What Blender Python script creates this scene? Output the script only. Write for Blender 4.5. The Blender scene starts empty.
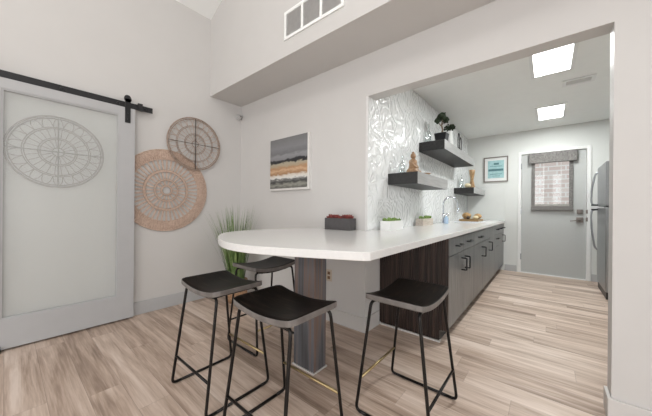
import bpy, bmesh, math, random
from mathutils import Vector, Matrix
random.seed(7)
S = bpy.context.scene
C = S.collection
PI = math.pi

# ------------------------------------------------------------------ helpers
class MB:
    """collects shapes, links them as one mesh object"""
    def __init__(self): self.bm = bmesh.new()
    def box(self, x0, x1, y0, y1, z0, z1, mat=0):
        v = [self.bm.verts.new((x, y, z)) for x in (x0, x1) for y in (y0, y1) for z in (z0, z1)]
        for f in ((0,1,3,2),(4,6,7,5),(0,4,5,1),(2,3,7,6),(0,2,6,4),(1,5,7,3)):
            fc = self.bm.faces.new([v[i] for i in f]); fc.material_index = mat
        return self
    def tube(self, pts, r, n=8, cap=True, closed=False, mat=0):
        pts = [Vector(p) for p in pts]; m = len(pts)
        rr = r if isinstance(r, (list, tuple)) else [r]*m
        rings = []; up = None
        for i, p in enumerate(pts):
            if closed: t = pts[(i+1) % m]-pts[i-1]
            elif i == 0: t = pts[1]-pts[0]
            elif i == m-1: t = pts[-1]-pts[-2]
            else: t = (pts[i+1]-p).normalized()+(p-pts[i-1]).normalized()
            t.normalize()
            if up is None:
                up = Vector((0,0,1)) if abs(t.z) < .9 else Vector((1,0,0))
            a = (up-t*up.dot(t)).normalized(); up = a; b = t.cross(a)
            rings.append([self.bm.verts.new(p+(a*math.cos(2*PI*k/n)+b*math.sin(2*PI*k/n))*rr[i]) for k in range(n)])
        rng = range(m) if closed else range(m-1)
        for i in rng:
            A, B = rings[i], rings[(i+1) % m]
            for k in range(n):
                f = self.bm.faces.new((A[k], A[(k+1) % n], B[(k+1) % n], B[k])); f.smooth = True; f.material_index = mat
        if cap and not closed:
            self.bm.faces.new(rings[0][::-1]); self.bm.faces.new(rings[-1])
        return self
    def lathe(self, prof, c=(0,0,0), n=24, axis='z', mat=0, smooth=True):
        c = Vector(c); rings = []
        for r, h in prof:
            ring = []
            for k in range(n):
                a = 2*PI*k/n; u, w = r*math.cos(a), r*math.sin(a)
                p = {'z': (u, w, h), 'x': (h, u, w), 'y': (u, h, w)}[axis]
                ring.append(self.bm.verts.new(c+Vector(p)))
            rings.append(ring)
        for A, B in zip(rings, rings[1:]):
            for k in range(n):
                f = self.bm.faces.new((A[k], A[(k+1) % n], B[(k+1) % n], B[k])); f.smooth = smooth; f.material_index = mat
        for R, rv in ((rings[0], True), (rings[-1], False)):
            self.bm.faces.new(R[::-1] if rv else R)
        return self
    def prism(self, pts, z0, z1, mat=0):
        a = [self.bm.verts.new((x, y, z0)) for x, y in pts]; b = [self.bm.verts.new((x, y, z1)) for x, y in pts]
        n = len(pts)
        self.bm.faces.new(a[::-1]); self.bm.faces.new(b)
        for i in range(n): self.bm.faces.new((a[i], a[(i+1) % n], b[(i+1) % n], b[i]))
        return self
    def blob(self, c, r, sx=1, sy=1, sz=1, rough=0., sub=2):
        res = bmesh.ops.create_icosphere(self.bm, subdivisions=sub, radius=r)
        for v in res['verts']:
            k = 1+random.uniform(-rough, rough)
            v.co = Vector((v.co.x*sx*k, v.co.y*sy*k, v.co.z*sz*k))+Vector(c)
        return self
    def quad(self, p):
        return self.bm.faces.new([self.bm.verts.new(q) for q in p])
    def build(self, name, mat, parent=None, loc=None, bevel=0., smooth=False, label=None):
        bmesh.ops.recalc_face_normals(self.bm, faces=self.bm.faces)
        me = bpy.data.meshes.new(name); 
        if smooth:
            for f in self.bm.faces: f.smooth = True
        self.bm.to_mesh(me); self.bm.free()
        for m in (mat if isinstance(mat, (list, tuple)) else [mat]): me.materials.append(m)
        o = bpy.data.objects.new(name, me); C.objects.link(o)
        if parent: o.parent = parent
        if loc: o.location = loc
        if bevel:
            b = o.modifiers.new('bevel', 'BEVEL'); b.width = bevel; b.segments = 2; b.limit_method = 'ANGLE'
        if label: o['label'] = label
        return o

def fillet(pts, r, seg=5):
    pts = [Vector(p) for p in pts]; out = [pts[0]]
    for a, b, c in zip(pts, pts[1:], pts[2:]):
        u = (a-b); w = (c-b); d = min(r, u.length*.49, w.length*.49)
        p = b+u.normalized()*d; q = b+w.normalized()*d
        for i in range(seg+1):
            t = i/seg; out.append(p*(1-t)**2+b*2*t*(1-t)+q*t*t)
    out.append(pts[-1]); return out

def tag(o, label=None, cat=None, group=None, kind=None):
    if label: o['label'] = label
    if cat: o['category'] = cat
    if group: o['group'] = group
    if kind: o['kind'] = kind
    return o
def empty(name, loc, rz=0.):
    o = bpy.data.objects.new(name, None); C.objects.link(o); o.location = loc; o.rotation_euler = (0,0,rz)
    o.empty_display_size = .05
    return o
def struct(o): o['kind'] = 'structure'; return o
def copy_tree(o, parent=None):
    c = o.copy(); C.objects.link(c)
    if parent: c.parent = parent
    for ch in [q for q in bpy.data.objects if q.parent == o]: copy_tree(ch, c)
    return c

# ------------------------------------------------------------------ materials
def newmat(name):
    m = bpy.data.materials.new(name); m.use_nodes = True
    nt = m.node_tree; return m, nt, nt.nodes['Principled BSDF']
def N(nt, t, **kw):
    n = nt.nodes.new(t)
    for k, v in kw.items():
        if k.startswith('i_'): n.inputs[k[2:].replace('_', ' ')].default_value = v
        else: setattr(n, k, v)
    return n
def col(c): return (c[0], c[1], c[2], 1)
def plain(name, c, rough=.5, metal=0., spec=.5, noise=.04, scale=30., bump=0., coat=0.):
    m, nt, b = newmat(name)
    b.inputs['Roughness'].default_value = rough; b.inputs['Metallic'].default_value = metal
    b.inputs['Specular IOR Level'].default_value = spec; b.inputs['Coat Weight'].default_value = coat
    tc = N(nt, 'ShaderNodeTexCoord'); nz = N(nt, 'ShaderNodeTexNoise'); nz.inputs['Scale'].default_value = scale
    nz.inputs['Detail'].default_value = 4
    nt.links.new(tc.outputs['Object'], nz.inputs['Vector'])
    r = N(nt, 'ShaderNodeValToRGB')
    r.color_ramp.elements[0].color = col([max(0, x*(1-noise)) for x in c]); r.color_ramp.elements[1].color = col([min(1, x*(1+noise)) for x in c])
    r.color_ramp.elements[0].position = .3; r.color_ramp.elements[1].position = .7
    nt.links.new(nz.outputs['Fac'], r.inputs['Fac']); nt.links.new(r.outputs['Color'], b.inputs['Base Color'])
    if bump:
        bp = N(nt, 'ShaderNodeBump'); bp.inputs['Strength'].default_value = bump; bp.inputs['Distance'].default_value = .003
        nt.links.new(nz.outputs['Fac'], bp.inputs['Height']); nt.links.new(bp.outputs['Normal'], b.inputs['Normal'])
    return m
def emit(name, c, s):
    m, nt, b = newmat(name)
    b.inputs['Base Color'].default_value = col(c); b.inputs['Emission Color'].default_value = col(c); b.inputs['Emission Strength'].default_value = s
    return m
def wood(name, stops, scale=(1,1,1), rough=.4, bump=.1, detail=6, nscale=6., spec=.5, dist=.6):
    """streaked grain; scale stretches the noise, stops = [(pos,colour)]"""
    m, nt, b = newmat(name)
    tc = N(nt, 'ShaderNodeTexCoord'); mp = N(nt, 'ShaderNodeMapping'); mp.inputs['Scale'].default_value = scale
    nz = N(nt, 'ShaderNodeTexNoise'); nz.inputs['Scale'].default_value = nscale; nz.inputs['Detail'].default_value = detail
    nz.inputs['Distortion'].default_value = dist
    r = N(nt, 'ShaderNodeValToRGB'); cr = r.color_ramp
    while len(cr.elements) < len(stops): cr.elements.new(.5)
    for e, (p, c) in zip(cr.elements, stops): e.position = p; e.color = col(c)
    nt.links.new(tc.outputs['Object'], mp.inputs['Vector']); nt.links.new(mp.outputs[0], nz.inputs['Vector'])
    nt.links.new(nz.outputs['Fac'], r.inputs['Fac']); nt.links.new(r.outputs['Color'], b.inputs['Base Color'])
    bp = N(nt, 'ShaderNodeBump'); bp.inputs['Strength'].default_value = bump; bp.inputs['Distance'].default_value = .002
    nt.links.new(nz.outputs['Fac'], bp.inputs['Height']); nt.links.new(bp.outputs['Normal'], b.inputs['Normal'])
    b.inputs['Roughness'].default_value = rough; b.inputs['Specular IOR Level'].default_value = spec
    return m

def floor_mat():
    m, nt, b = newmat('plank_floor'); L = nt.links.new
    def M(op, a, c=None, d=None):
        n = N(nt, 'ShaderNodeMath', operation=op)
        for i, v in enumerate((a, c, d)):
            if v is None: continue
            if isinstance(v, (int, float)): n.inputs[i].default_value = v
            else: L(v, n.inputs[i])
        return n.outputs[0]
    tc = N(nt, 'ShaderNodeTexCoord'); sp = N(nt, 'ShaderNodeSeparateXYZ'); L(tc.outputs['Object'], sp.inputs[0])
    x, y = sp.outputs['X'], sp.outputs['Y']
    W, LEN = .155, 1.22
    row = M('FLOOR', M('DIVIDE', y, W))
    w1 = N(nt, 'ShaderNodeTexWhiteNoise', noise_dimensions='1D'); L(row, w1.inputs['W'])
    xo = M('ADD', x, M('MULTIPLY', w1.outputs['Value'], LEN*3))
    cl = M('FLOOR', M('DIVIDE', xo, LEN))
    cv = N(nt, 'ShaderNodeCombineXYZ'); L(row, cv.inputs[0]); L(cl, cv.inputs[1])
    w2 = N(nt, 'ShaderNodeTexWhiteNoise', noise_dimensions='2D'); L(cv.outputs[0], w2.inputs['Vector'])
    rnd = w2.outputs['Value']
    gv = N(nt, 'ShaderNodeCombineXYZ'); L(M('MULTIPLY', x, 1.0), gv.inputs[0]); L(M('MULTIPLY', y, 13.), gv.inputs[1]); L(M('MULTIPLY', rnd, 23.), gv.inputs[2])
    g = N(nt, 'ShaderNodeTexNoise'); g.inputs['Scale'].default_value = 1.4; g.inputs['Detail'].default_value = 5; g.inputs['Roughness'].default_value = .6; g.inputs['Distortion'].default_value = .5
    L(gv.outputs[0], g.inputs['Vector'])
    gv2 = N(nt, 'ShaderNodeCombineXYZ'); L(M('MULTIPLY', x, 4.), gv2.inputs[0]); L(M('MULTIPLY', y, 80.), gv2.inputs[1]); L(M('MULTIPLY', rnd, 31.), gv2.inputs[2])
    g2 = N(nt, 'ShaderNodeTexNoise'); g2.inputs['Scale'].default_value = 1.5; g2.inputs['Detail'].default_value = 4
    L(gv2.outputs[0], g2.inputs['Vector'])
    t = M('ADD', M('MULTIPLY', g.outputs['Fac'], 1.15), M('MULTIPLY', M('SUBTRACT', rnd, .5), .30))
    t = M('ADD', t, M('MULTIPLY', M('SUBTRACT', g2.outputs['Fac'], .5), .35))
    r = N(nt, 'ShaderNodeValToRGB'); cr = r.color_ramp
    for _ in range(2): cr.elements.new(.5)
    for e, (p, c) in zip(cr.elements, [(.26, (.265,.190,.145)), (.46, (.440,.330,.262)), (.62, (.580,.455,.375)), (.84, (.73,.61,.53))]):
        e.position = p; e.color = col(c)
    L(t, r.inputs['Fac'])
    fy = M('FRACT', M('DIVIDE', y, W)); fx = M('FRACT', M('DIVIDE', xo, LEN))
    sy = M('LESS_THAN', fy, .018); sx = M('LESS_THAN', fx, .002)
    seam = M('MAXIMUM', sy, sx)
    mx = N(nt, 'ShaderNodeMix', data_type='RGBA'); L(M('MULTIPLY', seam, .35), mx.inputs[0]); L(r.outputs['Color'], mx.inputs[6]); mx.inputs[7].default_value = col((.12,.09,.07))
    L(mx.outputs[2], b.inputs['Base Color'])
    b.inputs['Roughness'].default_value = .42; b.inputs['Specular IOR Level'].default_value = .4
    bp = N(nt, 'ShaderNodeBump'); bp.inputs['Strength'].default_value = .25; bp.inputs['Distance'].default_value = .002
    L(M('SUBTRACT', g2.outputs['Fac'], M('MULTIPLY', seam, .8)), bp.inputs['Height']); L(bp.outputs['Normal'], b.inputs['Normal'])
    return m

def tile_mat():
    m, nt, b = newmat('wavy_white_tile'); L = nt.links.new
    tc = N(nt, 'ShaderNodeTexCoord')
    nz = N(nt, 'ShaderNodeTexNoise'); nz.inputs['Scale'].default_value = 4.; nz.inputs['Detail'].default_value = 1
    L(tc.outputs['Object'], nz.inputs['Vector'])
    ad = N(nt, 'ShaderNodeVectorMath', operation='MULTIPLY_ADD'); ad.inputs[1].default_value = (.5,.5,.5)
    L(nz.outputs['Color'], ad.inputs[0]); L(tc.outputs['Object'], ad.inputs[2])
    vo = N(nt, 'ShaderNodeTexVoronoi', feature='SMOOTH_F1'); vo.inputs['Scale'].default_value = 6.; vo.inputs['Smoothness'].default_value = .25
    L(ad.outputs[0], vo.inputs['Vector'])
    k1 = N(nt, 'ShaderNodeMath', operation='MULTIPLY'); k1.inputs[1].default_value = 17.; L(vo.outputs['Distance'], k1.inputs[0])
    k2 = N(nt, 'ShaderNodeMath', operation='SINE'); L(k1.outputs[0], k2.inputs[0])
    mm = N(nt, 'ShaderNodeMath', operation='MULTIPLY_ADD'); mm.inputs[1].default_value = .5; L(k2.outputs[0], mm.inputs[0]); L(vo.outputs['Distance'], mm.inputs[2])
    bp = N(nt, 'ShaderNodeBump'); bp.inputs['Strength'].default_value = .45; bp.inputs['Distance'].default_value = .014
    L(mm.outputs[0], bp.inputs['Height']); L(bp.outputs['Normal'], b.inputs['Normal'])
    b.inputs['Base Color'].default_value = (.84,.85,.85,1); b.inputs['Roughness'].default_value = .14; b.inputs['Specular IOR Level'].default_value = .6
    return m

def art_mat():
    m, nt, b = newmat('abstract_landscape_print'); L = nt.links.new
    tc = N(nt, 'ShaderNodeTexCoord'); sp = N(nt, 'ShaderNodeSeparateXYZ'); L(tc.outputs['Object'], sp.inputs[0])
    mp = N(nt, 'ShaderNodeMapping'); mp.inputs['Scale'].default_value = (5, 1, 11); L(tc.outputs['Object'], mp.inputs['Vector'])
    nz = N(nt, 'ShaderNodeTexNoise'); nz.inputs['Scale'].default_value = 2.6; nz.inputs['Detail'].default_value = 5; nz.inputs['Distortion'].default_value = .8
    L(mp.outputs[0], nz.inputs['Vector'])
    h = N(nt, 'ShaderNodeMath', operation='MULTIPLY_ADD'); h.inputs[1].default_value = 1/.60; h.inputs[2].default_value = .5; L(sp.outputs['Z'], h.inputs[0])
    # gentle wave plus ragged strata
    sx = N(nt, 'ShaderNodeMath', operation='MULTIPLY_ADD'); sx.inputs[1].default_value = -.02; L(sp.outputs['X'], sx.inputs[0]); L(h.outputs[0], sx.inputs[2])
    a = N(nt, 'ShaderNodeMath', operation='MULTIPLY_ADD'); a.inputs[1].default_value = .13; L(nz.outputs['Fac'], a.inputs[0]); L(sx.outputs[0], a.inputs[2])
    a2 = N(nt, 'ShaderNodeMath', operation='SUBTRACT'); a2.inputs[1].default_value = .065; L(a.outputs[0], a2.inputs[0])
    r = N(nt, 'ShaderNodeValToRGB'); cr = r.color_ramp
    st = [(0,(.66,.63,.60)),(.055,(.10,.10,.09)),(.11,(.30,.30,.26)),(.16,(.05,.05,.05)),(.215,(.20,.20,.19)),(.235,(.72,.70,.67)),(.29,(.66,.60,.52)),
          (.32,(.36,.19,.09)),(.38,(.60,.40,.25)),(.42,(.44,.24,.12)),(.46,(.42,.33,.22)),(.515,(.40,.36,.27)),(.535,(.02,.02,.022)),(.575,(.03,.03,.035)),(.59,(.22,.22,.23)),(.66,(.27,.27,.28)),(.70,(.17,.17,.18)),(.80,(.22,.22,.23)),(1,(.17,.17,.17))]
    while len(cr.elements) < len(st): cr.elements.new(.5)
    for e, (p, c) in zip(cr.elements, st): e.position = p; e.color = col(c)
    L(a2.outputs[0], r.inputs['Fac']); L(r.outputs['Color'], b.inputs['Base Color']); b.inputs['Roughness'].default_value = .6
    return m

def frosted():
    m, nt, b = newmat('frosted_glass'); L = nt.links.new
    b.inputs['Base Color'].default_value = (.86,.87,.86,1); b.inputs['Roughness'].default_value = .25; b.inputs['Specular IOR Level'].default_value = .5
    tr = N(nt, 'ShaderNodeBsdfTransparent'); tr.inputs[0].default_value = (.955,.965,.96,1)
    mx = N(nt, 'ShaderNodeMixShader'); mx.inputs[0].default_value = .74
    L(b.outputs[0], mx.inputs[1]); L(tr.outputs[0], mx.inputs[2]); L(mx.outputs[0], nt.nodes['Material Output'].inputs[0])
    return m
def clear_glass(name, tint=(.95,.97,.97), k=.96):
    m, nt, b = newmat(name); L = nt.links.new
    g = N(nt, 'ShaderNodeBsdfGlossy'); g.inputs['Roughness'].default_value = .03; g.inputs[0].default_value = (.9,.9,.9,1)
    tr = N(nt, 'ShaderNodeBsdfTransparent'); tr.inputs[0].default_value = col(tint)
    mx = N(nt, 'ShaderNodeMixShader'); mx.inputs[0].default_value = k
    L(g.outputs[0], mx.inputs[1]); L(tr.outputs[0], mx.inputs[2]); L(mx.outputs[0], nt.nodes['Material Output'].inputs[0])
    return m
def brick_mat():
    m, nt, b = newmat('pale_brick'); L = nt.links.new
    tc = N(nt, 'ShaderNodeTexCoord'); mp = N(nt, 'ShaderNodeMapping'); mp.inputs['Rotation'].default_value = (PI/2, 0, 0)
    L(tc.outputs['Object'], mp.inputs['Vector'])
    br = N(nt, 'ShaderNodeTexBrick'); br.inputs['Color1'].default_value = (.72,.60,.57,1); br.inputs['Color2'].default_value = (.82,.75,.72,1); br.inputs['Mortar'].default_value = (.88,.86,.85,1)
    br.inputs['Scale'].default_value = 1; br.inputs['Brick Width'].default_value = .30; br.inputs['Row Height'].default_value = .10; br.inputs['Mortar Size'].default_value = .014
    L(mp.outputs[0], br.inputs['Vector']); L(br.outputs['Color'], b.inputs['Base Color']); b.inputs['Roughness'].default_value = .9
    return m
def weave(name, c1, c2, count):
    m, nt, b = newmat(name); L = nt.links.new
    tc = N(nt, 'ShaderNodeTexCoord'); nz = N(nt, 'ShaderNodeTexNoise'); nz.inputs['Scale'].default_value = count; nz.inputs['Detail'].default_value = 3
    L(tc.outputs['Object'], nz.inputs['Vector'])
    r = N(nt, 'ShaderNodeValToRGB'); r.color_ramp.elements[0].position = .35; r.color_ramp.elements[1].position = .65
    r.color_ramp.elements[0].color = col(c1); r.color_ramp.elements[1].color = col(c2)
    L(nz.outputs['Fac'], r.inputs['Fac']); L(r.outputs['Color'], b.inputs['Base Color']); b.inputs['Roughness'].default_value = .75
    bp = N(nt, 'ShaderNodeBump'); bp.inputs['Strength'].default_value = .5; bp.inputs['Distance'].default_value = .004
    L(nz.outputs['Fac'], bp.inputs['Height']); L(bp.outputs['Normal'], b.inputs['Normal'])
    return m

M = {}
M['floor'] = floor_mat()
M['wall'] = plain('warm_white_paint', (.610,.594,.578), .55, spec=.3, noise=.01, scale=4)
M['ceil'] = plain('white_ceiling_paint', (.88,.89,.875), .7, spec=.2, noise=.01, scale=8)
M['wallk'] = plain('kitchen_paint', (.70,.71,.69), .6, spec=.3, noise=.01, scale=6)
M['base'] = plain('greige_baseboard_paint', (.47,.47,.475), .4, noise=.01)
M['base_light'] = plain('light_baseboard_paint', (.62,.60,.58), .4, noise=.01)
M['white'] = plain('white_gloss_paint', (.80,.80,.79), .35, noise=.01)
M['quartz'] = plain('white_quartz', (.76,.75,.735), .14, spec=.5, noise=.025, scale=60)
M['tile'] = tile_mat()
M['frame'] = plain('grey_door_paint', (.45,.45,.455), .4, noise=.015, scale=10)
M['frost'] = frosted()
M['black'] = plain('black_metal', (.018,.018,.02), .38, metal=.3, noise=.1)
M['leg'] = plain('dark_steel_rod', (.026,.024,.023), .3, metal=.8, noise=.1)
M['brass'] = plain('brass_rod', (.46,.36,.19), .3, metal=1, noise=.05)
M['seat'] = wood('black_stained_seat', [(.3,(.003,.003,.003)),(.55,(.008,.006,.005)),(.75,(.035,.024,.018))], (1.2,12,12), .36, .15, nscale=4, spec=.06)
M['seat_edge'] = plain('sheen_grey_seat_edge', (.16,.145,.135), .45, noise=.2, scale=18)  # grey stands in for light reflected off the black seat's edge
M['flute'] = wood('dark_fluted_wood', [(.25,(.010,.007,.006)),(.5,(.030,.018,.014)),(.75,(.085,.055,.042))], (14,6,.7), .45, .1, nscale=3)
M['cab'] = wood('grey_wood_laminate', [(.25,(.070,.072,.073)),(.5,(.118,.120,.119)),(.8,(.20,.202,.20))], (10,10,.8), .30, .05, nscale=4)
M['cabbody'] = plain('dark_cabinet_carcass', (.05,.048,.046), .5)
M['post'] = wood('weathered_grey_brown_wood', [(.25,(.035,.030,.030)),(.40,(.070,.070,.076)),(.52,(.125,.128,.14)),(.62,(.17,.11,.085)),(.75,(.22,.215,.225))], (11,11,.4), .5, .15, nscale=2.2)
M['shelf'] = wood('charcoal_shelf_wood', [(.3,(.008,.008,.008)),(.7,(.022,.021,.021))], (10,1,10), .5, .05, nscale=4)
M['shelf_face'] = wood('lit_grey_shelf_front', [(.3,(.27,.268,.265)),(.7,(.37,.365,.36))], (10,1,10), .3, .05, nscale=4)  # paler copy of the shelf wood for the side that catches light
M['steel'] = plain('brushed_stainless', (.36,.37,.38), .28, metal=.9, noise=.04, scale=12)
M['chrome'] = plain('chrome', (.60,.62,.66), .12, metal=1, noise=.01)
M['fridgeside'] = plain('dark_fridge_side', (.06,.06,.062), .5)
M['doorpaint'] = plain('kitchen_door_paint', (.475,.485,.475), .45, noise=.01)
M['shade'] = plain('grey_woven_shade', (.19,.18,.172), .9, noise=.35, scale=60, bump=.3)
M['shade_light'] = plain('pale_woven_shade_edge', (.40,.385,.36), .9, noise=.3, scale=60)
M['glass'] = clear_glass('window_glass')
M['bottle'] = clear_glass('bottle_glass', (.86,.9,.9), .7)
M['brick'] = brick_mat()
M['ground'] = plain('concrete', (.45,.44,.42), .9)
M['rattan'] = weave('tan_rattan', (.43,.30,.23), (.58,.44,.36), 70)
M['rattan_dark'] = weave('brown_rattan', (.26,.19,.15), (.40,.31,.255), 60)
M['rattan_tan'] = weave('light_rattan', (.44,.31,.24), (.58,.45,.37), 60)
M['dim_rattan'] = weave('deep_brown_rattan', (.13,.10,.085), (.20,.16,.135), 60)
M['twine'] = plain('dark_twine', (.11,.09,.075), .8)
M['art'] = art_mat()
M['canvas'] = plain('white_canvas_edge', (.72,.70,.68), .6)
M['blade'] = wood('grass_blades', [(.3,(.05,.09,.03)),(.5,(.13,.22,.06)),(.72,(.33,.40,.17))], (3,3,.6), .5, 0, nscale=9)
M['moss'] = plain('green_moss', (.17,.27,.07), .9, noise=.6, scale=60)
M['leafdark'] = plain('dark_leaves', (.018,.032,.012), .7, noise=.6, scale=50)
M['red'] = plain('dark_red_succulent', (.20,.04,.035), .6, noise=.5, scale=60)
M['soil'] = plain('soil', (.03,.022,.016), .95)
M['charcoal'] = plain('charcoal_planter', (.075,.07,.072), .6, noise=.1)
M['blackpot'] = plain('black_glazed_pot', (.010,.010,.012), .45, spec=.2)
M['palewood'] = wood('whitewashed_wood', [(.3,(.48,.40,.33)),(.7,(.66,.60,.54))], (8,1,8), .6)
M['statue'] = wood('golden_brown_carved_wood', [(.3,(.20,.11,.055)),(.7,(.44,.28,.16))], (3,3,6), .35, nscale=8)
M['gold'] = wood('gold_brown_lacquer', [(.3,(.22,.11,.04)),(.7,(.50,.33,.16))], (3,3,3), .3, nscale=9)
M['trunk'] = plain('bonsai_bark', (.20,.15,.11), .8, noise=.3)
M['terracotta'] = weave('orange_wicker', (.33,.19,.10), (.50,.32,.20), 50)
M['bread'] = plain('golden_bread_crust', (.40,.25,.11), .7, noise=.35, scale=30)
M['cheese'] = plain('pale_cheese', (.72,.62,.42), .6, noise=.08)
M['olive'] = plain('dark_fruit', (.05,.03,.02), .4)
M['board'] = wood('cutting_board_wood', [(.3,(.22,.13,.05)),(.7,(.38,.25,.11))], (2,10,10), .5, nscale=4)
M['marble'] = plain('pale_serving_slab', (.70,.72,.76), .2, noise=.05, scale=12)
M['blue'] = plain('pale_blue_soap', (.42,.55,.72), .2, noise=.02)
M['vent'] = plain('grille_slats', (.70,.69,.68), .5)
M['panel_light'] = emit('ceiling_panel_glow', (1,1,1), 9.)
M['teal'] = plain('pale_teal_print', (.36,.56,.58), .6, noise=.12, scale=25)
M['teal_dark'] = plain('dark_teal_ink', (.08,.19,.21), .6)
M['pewter'] = plain('grey_brown_picture_frame', (.20,.17,.155), .4)
M['sensor'] = plain('grey_plastic', (.50,.49,.48), .3)
M['ivory'] = plain('ivory_plastic', (.55,.47,.38), .4)
M['brown'] = plain('brown_plastic', (.17,.09,.045), .4)

# ------------------------------------------------------------------ the setting
XL, YB, XE, YF = -3.19, 2.03, -1.235, 5.82      # left wall, dining wall, its end, kitchen back wall
XP, XR, YR = .26, 3.2, -4.0                     # pier edge, living room right wall, rear wall
ZK = 2.48
def eave(x): return 3.385+.46*(min(x, 0)-XL) if x < 0 else 3.385+.46*(0-XL)-.46*x
ZR = eave(0)
struct(MB().box(-3.4, 3.4, -4.3, 6.0, -.1, 0).build('floor', M['floor']))
# left wall
struct(MB().box(XL-.15, XL, YR-.2, YB+.3, 0, 3.385+.02).build('wall_left', M['wall']))
# dining wall (stub beside the kitchen, also carries the worktop)
struct(MB().box(XL, XE, YB, YB+.27, 0, 2.6).build('wall_dining', M['wall']))
# header over the opening
struct(MB().box(XE-.001, XR, YB, YB+.12, 2.08, 2.6).build('wall_header', M['wall']))
struct(MB().box(XP, XR, YB, YB+.12, 0, 2.08).build('wall_right', M['wall']))
# dropped soffit
def gable_y(y0, y1, zb, name, mat, x0=XL, x1=XR):
    m = MB(); a = [(x0, zb), (x1, zb), (x1, eave(x1)+.02), (0, ZR+.02), (x0, eave(x0)+.02)]
    f = [m.bm.verts.new((x, y0, z)) for x, z in a]; g = [m.bm.verts.new((x, y1, z)) for x, z in a]
    m.bm.faces.new(f); m.bm.faces.new(g[::-1])
    for i in range(5): m.bm.faces.new((f[i], g[i], g[(i+1) % 5], f[(i+1) % 5]))
    return struct(m.build(name, mat))
gable_y(1.60, YB+.12, 2.45, 'wall_soffit', M['wall'])
# vaulted ceiling
m = MB()
for x0, x1 in ((XL-.15, 0), (0, XR+.15)):
    e = lambda x: 3.385+.46*(x-XL) if x <= 0 else ZR-.46*x
    lo = [(x0, e(x0)), (x1, e(x1)), (x1, e(x1)+.12), (x0, e(x0)+.12)]
    f = [m.bm.verts.new((x, YR-.2, z)) for x, z in lo]; g = [m.bm.verts.new((x, YB+.2, z)) for x, z in lo]
    m.bm.faces.new(f); m.bm.faces.new(g[::-1])
    for i in range(4): m.bm.faces.new((f[i], g[i], g[(i+1) % 4], f[(i+1) % 4]))
struct(m.build('ceiling_vault', M['ceil']))
# living-room walls behind the camera, with window openings
m = MB()
m.box(XL-.15, -2.4, YR-.15, YR, 0, 3.6).box(-2.4, 2.4, YR-.15, YR, 0, .25).box(-2.4, 2.4, YR-.15, YR, 3.0, 4.9).box(2.4, XR+.15, YR-.15, YR, 0, 3.6)
m.box(-.1, .1, YR-.15, YR, .25, 3.0).box(XL, XR, YR-.15, YR, 3.3, 3.6)
struct(m.build('wall_rear', M['wall']))
m = MB()
m.box(XR, XR+.15, YR-.15, -3.2, 0, 3.42).box(XR, XR+.15, -3.2, .6, 0, .4).box(XR, XR+.15, -3.2, .6, 2.9, 3.42).box(XR, XR+.15, .6, YB+.12, 0, 3.42)
struct(m.build('wall_side', M['wall']))
# kitchen shell
struct(MB().box(XE-.15, XE, YB+.27, YF+.15, 0, ZK).build('wall_kitchen_left', M['wallk']))
struct(MB().box(1.35, 1.5, YB+.12, YF+.15, 0, ZK).build('wall_kitchen_right', M['wallk']))
DX0, DX1, DZ = -.365, .463, 2.06
m = MB()
m.box(XE, DX0-.02, YF, YF+.15, 0, ZK).box(DX1+.02, 1.35, YF, YF+.15, 0, ZK).box(DX0-.02, DX1+.02, YF, YF+.15, DZ+.02, ZK)
struct(m.build('wall_kitchen_back', M['wallk']))
struct(MB().box(XE-.15, 1.5, YB+.12, YF+.15, ZK, ZK+.12).build('ceiling_kitchen', M['ceil']))
# tiled surface on the kitchen's left wall and on the end of the dining wall
m = MB().box(XE, XE+.015, YB+.12, YF, .90, ZK-.001).box(XE, XE+.015, YB+.004, YB+.12, .90, 2.08)
struct(m.build('wall_tile', M['tile']))
struct(MB().box(XE-.003, XE+.019, YB-.004, YB+.004, .90, 2.08).build('trim_1', M['vent']))
# smooth splash panel on the back wall
m = MB().box(-1.22, -.605, YF-.012, YF, .90, 1.485)
struct(m.build('trim_2', M['wallk'], bevel=.003))
# baseboards
bb = .13
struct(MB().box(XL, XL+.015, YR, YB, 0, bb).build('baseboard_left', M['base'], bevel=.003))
m = MB().box(XL+.015, XE+.015, YB-.015, YB, 0, bb).box(XE, XE+.015, YB, YB+.245, 0, bb)
struct(m.build('baseboard_dining', M['base_light'], bevel=.003))
m = MB().box(XP-.015, XR, YB-.015, YB, 0, .115).box(XP-.015, XP, YB, YB+.12, 0, .115)
struct(m.build('baseboard_right', M['base_light'], bevel=.003))
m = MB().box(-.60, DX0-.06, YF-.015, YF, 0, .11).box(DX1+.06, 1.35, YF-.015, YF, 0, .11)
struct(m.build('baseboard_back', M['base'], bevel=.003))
# outside
struct(MB().box(-3, 3.5, 8.0, 8.2, -.1, 3.2).build('wall_outside', M['brick']))
struct(MB().box(-6, 6, 6.0, 10, -.15, -.05).build('ground', M['ground']))
# windows behind the camera: frames only in the openings
for n, (a, b) in enumerate(((-2.4, -.1), (.1, 2.4))):
    m = MB().box(a, b, YR-.12, YR-.06, .25, .31).box(a, b, YR-.12, YR-.06, 2.94, 3.0).box(a, a+.06, YR-.12, YR-.06, .25, 3).box(b-.06, b, YR-.12, YR-.06, .25, 3)
    struct(m.build('window_%d' % (n+1), M['white']))
m = MB().box(XR+.05, XR+.1, -3.2, .6, .4, .46).box(XR+.05, XR+.1, -3.2, .6, 2.84, 2.9)
for y in (-3.2, -1.33, .54): m.box(XR+.05, XR+.1, y, y+.06, .46, 2.84)
struct(m.build('window_3', M['white']))

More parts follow.
